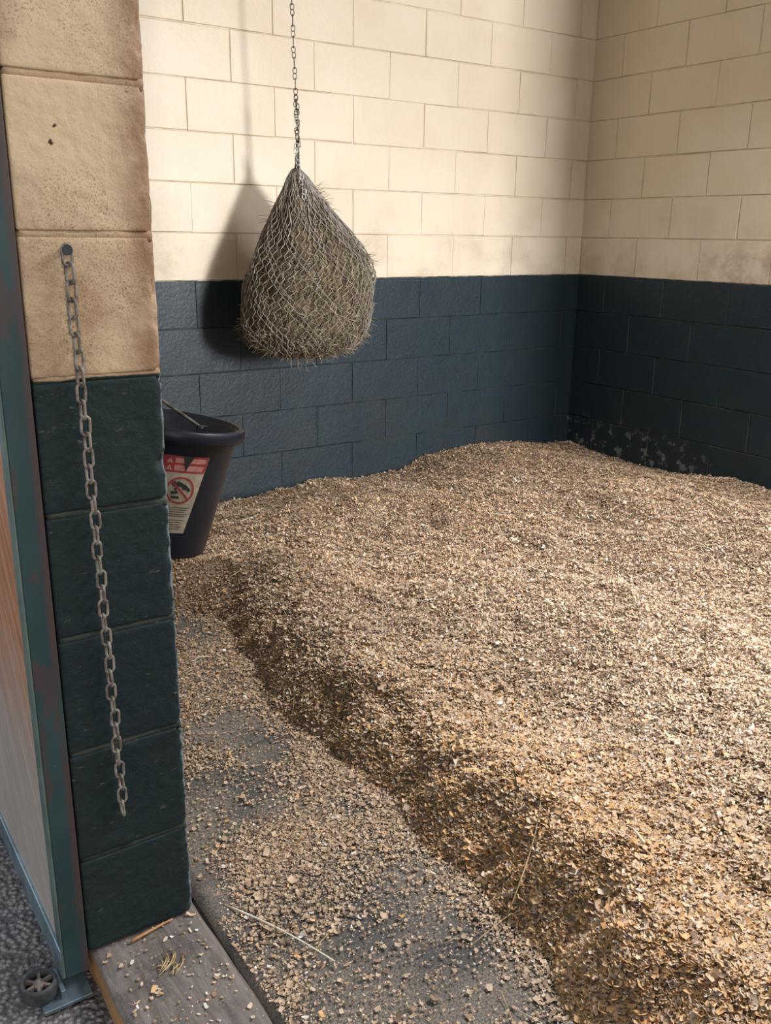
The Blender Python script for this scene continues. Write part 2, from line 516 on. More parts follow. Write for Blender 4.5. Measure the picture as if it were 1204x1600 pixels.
BACK = [(-3.5, .05), (-2.6, .045), (-2.24, .045), (-2.02, .062), (-1.73, .085), (-1.5, .068), (-1.24, .075), (-1.09, .13), (-.733, .155), (-.445, .138), (-.15, .10), (0, .093)]
RIGHT = [(-3.9, .12), (-1.9, .12), (-1.38, .112), (-1.19, .118), (-1.0, .088), (-.75, .06), (-.48, .054), (-.187, .052), (0, .09)]
MZ = .036
def bed_h(x, y):
    x = np.asarray(x, float); y = np.asarray(y, float)
    toe = lerp_tab(TOE, y) + vnoise(x, y, 9, 1)*.05 + vnoise(x, y, 26, 2)*.02
    d = x - toe
    ycut = (-.90 - y)                                   # >0 in front of the left-back part
    bank = np.clip(d/.17, 0, 1)
    prof = 1-(1-bank)**1.7
    mid = .118 + .028*np.exp(-((d-.22)/.16)**2) + vnoise(x, y, 1.6, 3)*.05 + vnoise(x, y, 4.1, 4)*.032 + vnoise(x, y, 9.5, 5)*.018
    wb = np.exp(-(y/.42)**2); wr = np.exp(-(x/.42)**2)
    hb = lerp_tab(BACK, x)-.006 - MZ; hr = lerp_tab(RIGHT, y)-.006 - MZ
    hmid = mid
    h = (hmid*(1-wb)*(1-wr) + hb*wb*(1-wr*.5) + hr*wr*(1-wb*.5)) / np.maximum((1-wb)*(1-wr)+wb*(1-wr*.5)+wr*(1-wb*.5), 1e-3)
    h = h + (vnoise(x, y, 14, 6)*.016 + vnoise(x, y, 34, 7)*.011 + vnoise(x, y, 70, 9)*.006)
    return MZ + np.maximum(h, .004)*prof - .012*(bank <= 0)
def shav_mat(name, attr=True):
    m = NT(name)
    big = m.noise(1.3, 4, .6)
    if attr:
        a = m.n('ShaderNodeAttribute'); a.attribute_name = 'tone'
        r = m.n('ShaderNodeValToRGB'); m.put(r.inputs[0], a.outputs['Fac'])
        st = [(0.0, srgb(88, 68, 52)), (.10, srgb(146, 118, 92)), (.30, srgb(180, 153, 125)), (.5, srgb(198, 172, 144)), (.68, srgb(212, 192, 168)), (.80, srgb(214, 172, 122)), (.90, srgb(204, 154, 98)), (.955, srgb(212, 202, 188)), (1.0, srgb(232, 230, 228))]
        e = r.color_ramp.elements
        e[0].position, e[0].color = st[0]; e[1].position, e[1].color = st[-1]
        for p, c in st[1:-1]:
            q = e.new(p); q.color = c
        c = r.outputs[0]
    else:
        n = m.noise(150, 4, .7)
        c = m.mix(m.ramp(n, .35, .65), srgb(96, 76, 58), srgb(164, 138, 112))
    # soiled patches
    soil = m.ramp(m.noise(2.3, 6, .62), .52, .70, 0, .42)
    c = m.mix(soil, c, srgb(104, 82, 62))
    b = m.bump(m.noise(200, 4, .7), .9, .006) if not attr else m.bump(m.noise(300, 3), .3, .001)
    return m.fin(c, .55, b, spec=.55)
MAT['bed'] = shav_mat('wood_shavings_bed', False)
MAT['flake'] = shav_mat('wood_shaving_flakes', True)

def bed_base():
    xs = np.linspace(-3.455, -.004, 330); ys = np.linspace(-3.70, -.004, 350)
    X, Y = np.meshgrid(xs, ys); Z = bed_h(X, Y)-.004
    V = np.stack([X, Y, Z], -1).reshape(-1, 3); nx = 330; ny = 350
    i, j = np.meshgrid(np.arange(nx-1), np.arange(ny-1)); a = (j*nx+i).ravel()
    F = np.stack([a, a+1, a+nx+1, a+nx], -1)
    zf = V[:, 2][F].max(1); F = F[zf > MZ-.001]
    me = bpy.data.meshes.new('bedding')
    me.vertices.add(len(V)); me.vertices.foreach_set('co', V.ravel())
    me.loops.add(len(F)*4); me.loops.foreach_set('vertex_index', F.ravel().astype(np.int32))
    me.polygons.add(len(F)); me.polygons.foreach_set('loop_start', np.arange(len(F), dtype=np.int32)*4)
    me.polygons.foreach_set('loop_total', np.full(len(F), 4, dtype=np.int32))
    me.polygons.foreach_set('use_smooth', np.ones(len(F), dtype=bool))
    me.update(calc_edges=True); me.materials.append(MAT['bed'])
    return me
def flakes(name, X, Y, Z, L, W, tone, tilt, mat, nrm=None):
    """curled flakes: 3x2 verts, two quads each"""
    n = len(X)
    az = rng.random(n)*2*PI
    # local frame
    ux = np.cos(az); uy = np.sin(az)
    t1 = rng.normal(0, 1, n)*tilt; t2 = rng.normal(0, 1, n)*tilt
    U = np.stack([ux*np.cos(t1), uy*np.cos(t1), np.sin(t1)], -1)
    Wv = np.stack([-uy*np.cos(t2), ux*np.cos(t2), np.sin(t2)], -1)
    Nn = np.cross(U, Wv); Nn /= np.linalg.norm(Nn, axis=1)[:, None]
    C = np.stack([X, Y, Z], -1)
    curl = rng.random(n)*.35
    V = np.zeros((n, 6, 3))
    tap = rng.uniform(.45, 1.0, (n, 2))
    for k, (s, cw) in enumerate(((-1, 1), (0, 0), (1, 1))):
        c = C + U*(s*L/2)[:, None] + Nn*(cw*curl*L)[:, None]
        ww = W/2 if s == 0 else W/2*tap[:, 0 if s < 0 else 1]
        V[:, k*2] = c - Wv*ww[:, None]; V[:, k*2+1] = c + Wv*ww[:, None]
    V = V.reshape(-1, 3)
    b = (np.arange(n)*6)[:, None]
    F = np.stack([b+np.array([0, 2, 3, 1]), b+np.array([2, 4, 5, 3])], 1).reshape(-1, 4)
    me = bpy.data.meshes.new(name)
    me.vertices.add(len(V)); me.vertices.foreach_set('co', V.ravel())
    me.loops.add(len(F)*4); me.loops.foreach_set('vertex_index', F.ravel().astype(np.int32))
    me.polygons.add(len(F)); me.polygons.foreach_set('loop_start', np.arange(len(F), dtype=np.int32)*4)
    me.polygons.foreach_set('loop_total', np.full(len(F), 4, dtype=np.int32))
    me.update(calc_edges=True)
    at = me.attributes.new('tone', 'FLOAT', 'POINT'); at.data.foreach_set('value', np.repeat(tone, 6).astype(np.float32))
    me.materials.append(mat)
    o = bpy.data.objects.new(name, me); COL.objects.link(o)
    return o
# bedding base and its loose flakes make one uncountable object: join by parenting the flakes layer
bed = bpy.data.objects.new('wood_shavings_bedding', bed_base()); COL.objects.link(bed)
tag(bed, 'deep bed of pale brown wood shavings covering most of the stall floor', 'bedding', kind='stuff')

def sample_bed(N):
    X = rng.uniform(-3.44, -.015, N*4); Y = rng.uniform(-3.60, -.015, N*4)
    d = np.sqrt((X-cp.x)**2 + (Y-cp.y)**2 + 1.2)
    keep = rng.random(N*4) < np.clip((1.7/d)**1.3, 0, 1)
    # outside the picture's right edge nothing is needed closely
    hz = bed_h(X, Y); keep &= hz > MZ-.0005
    X, Y, hz = X[keep], Y[keep], hz[keep]
    return X[:N], Y[:N], hz[:N]
X, Y, Hh = sample_bed(620000)
n = len(X)
d = np.sqrt((X-cp.x)**2 + (Y-cp.y)**2 + 1.2)
near = np.clip((2.6-d)/1.2, 0, 1)
L = rng.gamma(2.2, .0019, n)*(1+.3*near)+.0028; L = np.where(rng.random(n) > .985, L*1.7, L); L = np.clip(L, .003, .024)
W = L*rng.uniform(.20, .68, n)
tone = np.clip(rng.random(n)**.85*.80 + vnoise(X, Y, 2.5, 8)*.22, 0, .8)
sp = rng.random(n); tone = np.where(sp > .93, rng.uniform(.78, .93, n), tone); tone = np.where(sp > .966, rng.uniform(.94, 1, n), tone)
fresh = np.clip(1-(X-lerp_tab(TOE, Y))/.75, 0, 1)*np.clip((-1.9-Y)/.9, 0, 1)
tone = np.where(rng.random(n) < fresh*.62, rng.uniform(.74, .90, n), tone)
FL = flakes('shavings', X, Y, Hh+rng.random(n)*.006-.001, L, W, tone, .33, MAT['flake'])
FL.parent = bed; FL['kind'] = 'stuff'

# scattered shavings on the mat and sill (kept uncountable)
N = 300000
X = rng.uniform(-3.43, -2.75, N); Y = rng.uniform(-3.60, -.9, N)
m_ = bed_h(X, Y) <= MZ+.004
dens = np.clip(.14 - .16*(Y > -2.1) + vnoise(X, Y, 3.0, 12)*1.1 + vnoise(X, Y, 8, 13)*.9 + .25*(Y < -2.4), .10, 1)
# bare dark rubber patches
for (bx, by, rx, ry) in ((-3.03, -2.62, .10, .10), (-3.09, -2.98, .04, .08), (-3.40, -2.40, .05, .22), (-3.08, -2.0, .12, .18)):
    dens *= 1-.93*np.exp(-(((X-bx)/rx)**2+((Y-by)/ry)**2))
nb = np.exp(-((X-lerp_tab(TOE, Y))/.06)**2); dens = np.clip(dens+nb*.5, 0, 1)
k = m_ & (rng.random(N) < dens)
X, Y = X[k], Y[k]; n = len(X)
L = np.clip(rng.gamma(1.5, .0018, n)+.0014, .0014, .020); W = L*rng.uniform(.35, .9, n)
tone = rng.random(n)*.55; sp = rng.random(n); tone = np.where(sp > .95, rng.uniform(.8, 1, n), tone)
SC = flakes('scattered_shavings', X, Y, .0385+rng.random(n)*.002+L*.1, L, W, tone, .18, MAT['flake'])
tag(SC, 'thin scatter of loose shavings and dust over the bare rubber mats', 'shavings', kind='stuff')
N = 420
X = rng.uniform(-3.64, -3.46, N); Y = rng.uniform(-3.2, -2.50, N)
L = rng.gamma(2.0, .0018, N)+.0015; W = L*rng.uniform(.3, .8, N)
SS = flakes('sill_shavings', X, Y, .0585+rng.random(N)*.001, L, W, rng.random(N), .12, MAT['flake'])
tag(SS, 'crumbs and shavings dropped on the weathered doorway sill', 'shavings', kind='stuff')

# long hay stems strewn in the bedding (uncountable litter)
MAT['straw'] = simple('dry_straw', srgb(190, 168, 128), .6, srgb(150, 122, 84), 30)
MAT['pale_straw'] = simple('pale_straw', srgb(222, 216, 200), .55, srgb(200, 188, 160), 30)
MAT['dark_straw'] = simple('dark_straw', srgb(96, 76, 54), .7, srgb(70, 54, 40), 30)
A = Acc()
for i in range(520):
    x = random.uniform(-3.3, -.1); y = random.uniform(-3.5, -.1)
    if float(bed_h(x, y)) < MZ: 
        if random.random() < .6: continue
    l = random.uniform(.03, .13); a = random.random()*2*PI; bend = random.uniform(-.4, .4); pts = []
    for q in range(4):
        t = q/3-.5; xx = x+math.cos(a+bend*t)*l*t; yy = y+math.sin(a+bend*t)*l*t
        pts.append((min(xx, -.01), min(yy, -.01), max(float(bed_h(xx, yy)), MZ)+.006+.004*math.sin(q*2+i)))
    A.add(tube(pts, random.uniform(.0007, .0014), 4), random.choice([0, 0, 1, 2]))
o = A.obj('hay_litter', [MAT['straw'], MAT['pale_straw'], MAT['dark_straw']])
tag(o, 'stray hay stems strewn across the shavings', 'hay', kind='stuff')

# ------------------------------------------------------------------ individual stalks one can point to
def gz(x, y): return max(float(bed_h(x, y)), MZ)+.008
def stalk(name, p0, p1, z0, z1, r, mat, label, cat, arc=.01, group=None):
    pts = []
    for q in range(8):
        t = q/7
        pts.append((p0[0]+(p1[0]-p0[0])*t+arc*math.sin(PI*t), p0[1]+(p1[1]-p0[1])*t, z0+(z1-z0)*t+abs(arc)*.4*math.sin(PI*t)))
    o = Acc().add(tube(pts, r, 6, rad=[r*(1-.4*q/7) for q in range(8)])).obj(name, [mat])
    return tag(o, label, cat, group)
stalk('straw_stalk', (-3.40, -2.50), (-3.30, -2.74), .042, .046, .0022, MAT['pale_straw'], 'long pale straw lying on the mat beside the doorway sill', 'straw', .006)
stalk('straw_stalk', (-2.783, -2.966), (-2.768, -2.925), gz(-2.78, -2.96)+.006, gz(-2.77, -2.92)+.016, .0030, MAT['pale_straw'], 'short bright white straw on the bedding, low right of photo', 'straw', .001)
stalk('dry_stalk', (-2.99, -2.84), (-2.80, -2.72), MZ+.03, gz(-2.80, -2.72)+.006, .0017, MAT['straw'], 'long tan hay stem leaning up the front edge of the bedding', 'hay stem', .02)
stalk('dry_stalk', (-2.97, -2.83), (-3.07, -2.84), MZ+.02, MZ+.008, .0015, MAT['straw'], 'tan hay stem on the mat at the foot of the bedding', 'hay stem', .01)
stalk('straw_stalk', (-2.93, -1.13), (-2.83, -1.20), MZ+.03, MZ+.045, .0018, MAT['straw'], 'pale straw lying near the bedding edge below the bucket', 'straw', .004)
# splinter and crumb of hay on the sill
stalk('wood_splinter', (-3.585, -2.515), (-3.505, -2.505), .061, .063, .0032, MAT['raw'], 'thin orange wood splinter on the sill against the wall end', 'splinter', .002)
A = Acc()
for i in range(15):
    c = Vector((-3.548+random.gauss(0, .010), -2.602+random.gauss(0, .010), .060)); a = random.gauss(.8, .7)
    l = random.uniform(.008, .024)
    A.add(tube([c-Vector((math.cos(a), math.sin(a), 0))*l, c+Vector((0, 0, random.uniform(.002, .009))), c+Vector((math.cos(a+.6), math.sin(a+.6), .05))*l], .0012, 4))
tag(A.obj('hay_crumb', [MAT['straw']]), 'small golden tuft of hay lying on the doorway sill', 'hay', kind='stuff')

# ------------------------------------------------------------------ sliding door (edge of it seen left)
def door_paint():
    m = NT('dark_green_door_steel')
    c = m.mix(m.ramp(m.noise(5, 4), .35, .7), srgb(30, 52, 54), srgb(42, 64, 66))
    x, y, z = m.xyz()
    rust = m.math('MULTIPLY', m.ramp(m.noise(7, 5, .6, m.scale((3, 1, 1))), .57, .62), .7)
    re = m.math('MULTIPLY', m.ramp(x, -3.676, -3.664), m.ramp(m.noise(9, 4, .6, m.scale((1, 1, .35))), .36, .56))
    c = m.mix(m.math('MAXIMUM', rust, re), c, srgb(64, 50, 48))
    c = m.mix(m.ramp(m.noise(90, 4, .7), .68, .74, 0, .4), c, srgb(120, 124, 110))
    return m.fin(c, .5, m.bump(m.noise(60, 4), .25, .001), spec=.45)
MAT['door_green'] = door_paint()
def planks():
    m = NT('varnished_door_planks'); x, y, z = m.xyz()
    # grain follows the diagonal boards
    dd = m.math('ADD', m.math('MULTIPLY', y, .82), m.math('MULTIPLY', z, -.57))
    cv = m.n('ShaderNodeCombineXYZ'); m.put(cv.inputs[0], m.math('MULTIPLY', dd, 14.0)); m.put(cv.inputs[1], m.math('MULTIPLY', z, 1.2))
    g = m.noise(4, 6, .65, cv.outputs[0], .5)
    c = m.mix(m.ramp(g, .3, .7), srgb(150, 88, 50), srgb(196, 134, 88))
    wf = m.ramp(m.math('ADD', m.math('MULTIPLY', z, 1.0), m.math('ADD', m.math('MULTIPLY', y, 1.1), m.math('MULTIPLY', m.noise(4, 3), .3))), -1.85, -2.25)
    c = m.mix(m.math('MULTIPLY', wf, .0), c, c)
    weath = m.ramp(m.math('ADD', z, m.math('MULTIPLY', m.noise(9, 4, .6), .35)), .95, .45)
    c = m.mix(weath, c, m.mix(g, srgb(138, 118, 104), srgb(190, 180, 172)))
    return m.fin(c, .38, m.bump(g, .4, .0015), spec=.6)
MAT['plank'] = planks()
MAT['door_edge'] = simple('pale_green_edge', srgb(84, 100, 92), .6, srgb(66, 80, 76), 12)

DY = -2.512; DX0 = -3.704; DX1 = -3.660; DB = .036; DT = 2.35; DL = 1.45
door = empty('sliding_door', (DX0, DY, DB), 'dark green steel framed sliding door with wooden planks, slid open along the left wall', 'door')
def dpart(name, lo, hi, mat, bev=.002, parent=door):
    bm = bmesh.new(); bbox(bm, lo, hi, bev, 2)
    o = from_bm(name, bm, mat, None); rebase(o, door.location); o.parent = parent; return o
# near and far stiles, top and bottom rails as closed steel channel
stile = dpart('stile', (DX0+.004, DY, DB), (DX1, DY+.045, DT), MAT['door_green'])
dpart('stile', (DX0+.004, DY+DL-.045, DB), (DX1, DY+DL, DT), MAT['door_green'])
dpart('edge_strip', (DX0, DY+.001, DB+.002), (DX0+.004, DY+.028, DT), MAT['door_edge'], .001)
rail = dpart('bottom_rail', (DX0-.002, DY+.002, DB+.0), (DX1-.004, DY+DL-.002, DB+.058), MAT['galv'], .002)
dpart('top_rail', (DX0+.002, DY+.045, DT-.08), (DX1-.004, DY+DL-.045, DT), MAT['galv'], .002)
# diagonal boards with grooves
bm = bmesh.new()
y0, y1, z0, z1 = DY+.028, DY+DL-.04, DB+.058, DT-.08
bbox(bm, (DX0+.012, y0, z0), (DX1-.008, y1, z1))
slope = Vector((0, .57, .82)); perp = Vector((0, .82, -.57)); pw = .092
s0 = -2.6
def clip_poly(poly, ax, v, keep_gt):
    out = []
    for i in range(len(poly)):
        a, b = poly[i], poly[(i+1) % len(poly)]
        ia = (a[ax] > v) == keep_gt; ib = (b[ax] > v) == keep_gt
        if ia: out.append(a)
        if ia != ib:
            t = (v-a[ax])/(b[ax]-a[ax]); out.append(a.lerp(b, t))
    return out
kk = 0
c0 = Vector((0, -2.255, .25))
for k in range(-25, 25):
    a = c0+perp*(k*pw+.002); b = c0+perp*((k+1)*pw-.002)
    poly = [a-slope*5, b-slope*5, b+slope*5, a+slope*5]
    for ax, v, g in ((1, y0, True), (1, y1, False), (2, z0, True), (2, z1, False)):
        if poly: poly = clip_poly(poly, ax, v, g)
    if len(poly) < 3: continue
    f_ = [bm.verts.new((DX0+.004, p.y, p.z)) for p in poly]; b_ = [bm.verts.new((DX0+.014, p.y, p.z)) for p in poly]
    bm.faces.new(f_)
    for i in range(len(poly)):
        j = (i+1) % len(poly); bm.faces.new((f_[i], f_[j], b_[j], b_[i]))
o = from_bm('plank_panel', bm, MAT['plank']); rebase(o, door.location); o.parent = door

# bottom guide roller with its bracket, standing on the aisle floor
gx, gy = -3.742, -2.498
guide = empty('guide_roller', (gx, gy, .004), 'black spoked guide roller on a galvanised bracket at the foot of the sliding door', 'roller')
bm = bmesh.new()
bbox(bm, (gx-.004, gy-.043, .006), (-3.665, gy+.012, .013), .001)
bbox(bm, (gx+.028, gy-.030, .006), (gx+.036, gy+.030, .030), .001)
o = from_bm('bracket', bm, MAT['galv']); rebase(o, guide.location); o.parent = guide
def lathe(prof, n=40, c=(0, 0, 0)):
    V = []; F = []
    for r, z in prof:
        for k in range(n):
            a = 2*PI*k/n; V.append(Vector((c[0]+r*math.cos(a), c[1]+r*math.sin(a), c[2]+z)))
    m = len(prof)
    for i in range(m):
        j = (i+1) % m
        for k in range(n):
            F.append((i*n+k, i*n+(k+1) % n, j*n+(k+1) % n, j*n+k))
    return V, F
wz = .016
wheel = Acc().add(lathe([(.0225, 0), (.0285, .001), (.0300, .005), (.0300, .023), (.0285, .0275), (.0255, .029), (.0235, .027), (.0225, .018)], 48, (gx, gy, wz))).obj('wheel', [MAT['rubber']])
rebase(wheel, guide.location); wheel.parent = guide
MAT['spoke'] = simple('dusty_spoke', srgb(104, 92, 86), .6, srgb(84, 72, 66), 60)
for k in range(6):
    a = k*PI/3+.3
    bm = bmesh.new()
    for v in bbox(bm, (.006, -.0024, .0175), (.0236, .0024, .0245)):
        x_, y_ = v.co.x, v.co.y
        v.co.x = x_*math.cos(a)-y_*math.sin(a); v.co.y = x_*math.sin(a)+y_*math.cos(a); v.co.z += wz-.004
    o = from_bm('spoke', bm, MAT['spoke']); o.parent = wheel
hub = Acc().add(lathe([(.0001, .030), (.0036, .030), (.0038, .026), (.0095, .025), (.010, .006), (.0001, .006)], 24, (gx, gy, wz))).obj('axle_bolt', [MAT['spoke']])
rebase(hub, guide.location); hub.parent = guide

# ------------------------------------------------------------------ chains
def oval_link(lw, ll, r, n=20, sides=8):
    """stadium link, long axis z, in xz plane, centred; lw, ll centre-line sizes"""
    pts = []
    rr = lw/2; st = ll/2-rr
    for k in range(n//2+1):
        a = PI*k/(n//2); pts.append((rr*math.cos(a), 0, st+rr*math.sin(a)))
    for k in range(n//2+1):
        a = PI+PI*k/(n//2); pts.append((rr*math.cos(a), 0, -st+rr*math.sin(a)))
    return tube(pts, r, sides, True)
def link_mesh(name, VF, mat):
    o = add_obj(name, VF[0], VF[1], [mat], None, True)
    return o
# wall chain on the jamb
z_top = ZO-.841; z_bot = ZO-1.755; y_ch = YJ-.010
wc = empty('wall_chain', (-3.597, YJ-.004, z_top+.012), 'rusty grey steel chain hanging from a bolt on the worn wall end', 'chain')
proto = link_mesh('chain_link', oval_link(.0135, .0285, .0023), MAT['iron'])
pitch = .0243; nlk = int(round((z_top-z_bot)/pitch))
for i in range(nlk):
    t = i/(nlk-1)
    x = -3.5945 + .0145*(t**.8) + .0012*math.sin(i*1.3)
    z = z_top - i*pitch
    lk = proto if i == 0 else proto.copy()
    if i: COL.objects.link(lk)
    lk.parent = wc
    tw = (.15 if t > .4 else .45*(1-t/.4)+.15)
    ang = (0 if i % 2 == 0 else PI/2) + random.uniform(-.12, .12) + (tw*.9 if i % 2 else tw*.5)
    if i == 0: ang = .1
    lk.location = Vector((x, y_ch-(.004 if i % 2 == 0 else .003), z)) - wc.location
    lk.rotation_euler = (random.uniform(-.04, .04), math.atan2(-.016, 1)*-1+random.uniform(-.04, .04), ang)
    if i == nlk-1: lk.rotation_euler[1] += .22
# bolt through the top link
A = Acc().add(tube([(-3.5945, YJ+.01, z_top+.007), (-3.5945, YJ-.016, z_top+.007)], .0048, 16)).add(tube([(-3.5945, YJ-.014, z_top+.007), (-3.5945, YJ-.0175, z_top+.007)], .0075, 18))
o = A.obj('bolt', [MAT['bolt']], None, False); rebase(o, wc.location); o.parent = wc; o['label'] = 'dark bolt head'

# ------------------------------------------------------------------ hay net
NY = -.36; NX = -2.038
PXM = 373.0
def zy(py): return ZO-.557-(py-266)*(.760/286)
prof = [(266, 464, 10), (280, 467, 34), (300, 470, 56), (320, 473, 82), (340, 477, 106), (360, 480, 132), (380, 483, 156), (400, 487, 178), (420, 486, 194), (440, 483, 202), (460, 481, 206), (480, 480, 206), (500, 478, 200), (515, 477, 191), (530, 476, 172), (542, 475, 140), (550, 474, 100), (554, 474, 40)]
PZ = np.array([zy(p[0]) for p in prof])[::-1]
PR = np.array([p[2]/2/PXM for p in prof])[::-1]
PCX = np.array([(p[1]-466)/PXM for p in prof])[::-1]
ZT, ZB = PZ[-1], PZ[0]
def surf(a, z, k=1.0):
    r = float(np.interp(z, PZ, PR)); cx = float(np.interp(z, PZ, PCX))
    tt = (z-ZB)/(ZT-ZB)
    fold = 1 + .05*math.sin(7*a+1)*max(0, min(1, (tt-.35)*2.2)) + .03*noise.noise(Vector((math.cos(a)*2.2, math.sin(a)*2.2, z*9)))*(1 if r > .05 else 0)
    lump = .014*noise.noise(Vector((math.cos(a)*1.6, math.sin(a)*1.6, z*5+3)))
    rr = (r*fold+lump*min(1, r/.15))*k
    # camera-facing width direction is (rt); depth a little flatter
    # image-right direction of camera on plan:
    wx, wy = 0.83, -0.56
    dx, dy = .56, .83
    c, s = math.cos(a), math.sin(a)
    return Vector((NX+cx*.83 + (wx*c*rr + dx*s*rr*.92), NY+cx*-.3 + (wy*c*rr + dy*s*rr*.92)*1.0, z))
# hay bundle
hay = Acc()
nz, na = 60, 96; V = []; F = []
for j in range(nz):
    z = ZB+(ZT-ZB)*j/(nz-1)
    for i in range(na):
        a = 2*PI*i/na
        V.append(surf(a, z, .955+.05*noise.noise(Vector((math.cos(a)*9, math.sin(a)*9, z*30)))))
for j in range(nz-1):
    for i in range(na):
        F.append((j*na+i, j*na+(i+1) % na, (j+1)*na+(i+1) % na, (j+1)*na+i))
F.append(tuple(range(na))[::-1]); F.append(tuple((nz-1)*na+i for i in range(na)))
hay.add((V, F), 0)
def hay_mat(name, c1, c2, sc):
    m = NT(name); n1 = m.noise(sc, 6, .7, m.scale((1, 1, .35)), .8)
    return m.fin(m.mix(m.ramp(n1, .35, .65), c1, c2), .85, m.bump(n1, 1, .01), spec=.2)
MAT['hay_core'] = hay_mat('hay_core', srgb(62, 54, 42), srgb(130, 114, 90), 60)
MAT['hay_a'] = simple('hay_tan', srgb(162, 148, 122), .8, srgb(122, 108, 88), 30)
MAT['hay_b'] = simple('hay_brown', srgb(120, 104, 80), .85, srgb(86, 74, 58), 30)
MAT['hay_c'] = simple('hay_pale', srgb(200, 188, 164), .75, srgb(148, 132, 106), 30)
MAT['hay_d'] = simple('hay_green', srgb(128, 124, 98), .8, srgb(84, 80, 56), 30)
for i in range(7500):
    t = random.random(); z = ZB + (ZT-.05-ZB)*(random.random()**1.25)
    a = random.random()*2*PI
    if math.sin(a) > .45 and random.random() < .6: continue
    l = random.uniform(.02, .065)*(1 if random.random() < .8 else 1.5)
    tz = random.gauss(0, 1); ta = random.gauss(0, 1.2); nn = math.hypot(tz, ta)+1e-6; tz /= nn; ta /= nn
    r = max(.05, float(np.interp(z, PZ, PR))); pts = []
    out0 = random.uniform(.95, 1.0); lift = random.uniform(-.02, .03) if random.random() < .92 else random.uniform(.04, .13)
    if z < ZB+.12 and random.random() < .35: lift = random.uniform(.04, .2)
    for q in range(4):
        s = q/3
        zz = min(ZT-.02, max(ZB+.002, z+tz*l*s)); aa = a+ta*l*s/r
        p = surf(aa, zz, out0+lift*s*s)
        pts.append(p)
    if lift > .05 and z < ZB+.12: pts[-1].z -= random.uniform(.005, .028)
    hay.add(tube(pts, 0, 3, rad=[.0013, .0012, .0010, .0006]), random.choices([1, 2, 3, 4], [5, 4, 2.2, 2])[0])
# long wisps sticking out right and beneath
for (a0, py0, n_) in ((.15, 300, 16), (-.25, 312, 12), (.1, 395, 12), (-.2, 405, 10), (.0, 500, 14), (3.2, 500, 12), (3.0, 330, 6), (-1.3, 548, 14), (-2.2, 540, 12), (-.8, 540, 10)):
    for i in range(n_):
        z = zy(py0+random.uniform(-14, 14)); a = a0+random.gauss(0, .22)
        p = surf(a, z, .98); q = surf(a, z, 1.2); dr = (q-p).normalized()
        dr = (dr+Vector((random.gauss(0, .5), random.gauss(0, .3), random.gauss(-.15 if py0 > 490 else .15, .5)))).normalized()
        l = random.uniform(.02, .06)
        hay.add(tube([p, p+dr*l*.5, p+dr*l+Vector((0, 0, random.uniform(-.012, .008)))], 0, 3, rad=[.0012, .001, .0006]), random.choice([1, 3, 3, 4]))
for dxp in (-26, -9):
    p = surf(-PI/2+dxp*.012, ZB+.02, .95)
    hay.add(tube([p, p+Vector((.002, 0, -.03)), p+Vector((.004, 0, -.055))], 0, 4, rad=[.0018, .0016, .0012]), 3)
o = hay.obj('hay', [MAT['hay_core'], MAT['hay_a'], MAT['hay_b'], MAT['hay_c'], MAT['hay_d']])
tag(o, 'brown hay stuffed inside the hanging net, wisps poking out', 'hay', kind='stuff')

net = empty('hay_net', (NX, NY, ZT), 'bulging grey cord hay net hanging from a chain near the back wall', 'hay net')
A = Acc(); NCo = 72; NR = 34
for i in range(NCo):
    pts = []
    for j in range(NR+1):
        t = j/NR; z = ZB+.004+(ZT-.012-ZB)*t
        da = (PI/NCo)*(1 if (j+i) % 2 == 0 else -1)*.8
        a = 2*PI*i/NCo + da + .05*math.sin(j*.7+i)
        pts.append(surf(a, z, 1.035+.012*math.sin(j*2.1+i*1.7)))
    A.add(tube(pts, .0019, 5))
o = A.obj('mesh_netting', [MAT['cord']]); rebase(o, net.location); o.parent = net
# gathered cords running down from the neck
A = Acc()
for i in range(30):
    a = 2*PI*i/30+random.uniform(-.1, .1)
    zl = ZT-random.uniform(.10, .30)
    pts = [surf(a+.12*math.sin(q*1.1+i), ZT-.004+(zl-ZT)*q/7, 1.03) for q in range(8)]
    A.add(tube(pts, .0024, 5))
o = A.obj('drawn_cords', [MAT['cord']]); rebase(o, net.location); o.parent = net
# drawstring / strap from the neck to the chain
ZC = ZO-.455
A = Acc()
pts = [(NX-.006, NY, ZT-.012), (NX+.004, NY, ZT+.030), (NX+.004, NY-.002, ZT+.065), (NX+.001, NY, ZC+.004)]
A.add(tube(pts, 0, 8, rad=[.010, .0075, .006, .005]))
A.add(tube([(NX-.010, NY-.006, ZT-.012), (NX-.008, NY-.008, ZT+.04), (NX+.006, NY-.004, ZC+.006), (NX+.010, NY+.002, ZT+.03), (NX+.012, NY-.004, ZT-.015)], .0035, 6))
for s in (-1, 0, 1):
    A.add(tube([(NX+s*.012, NY+.012, ZT-.02), (NX+s*.006, NY-.010, ZT+.006), (NX+s*.010+.006, NY-.012, ZT-.03)], .0042, 6))
MAT['strap'] = simple('dark_webbing', srgb(66, 62, 60), .85, srgb(44, 42, 42), 60)
o = A.obj('drawstring', [MAT['strap']]); rebase(o, net.location); o.parent = net; o['label'] = 'dark twisted drawstring at the neck'

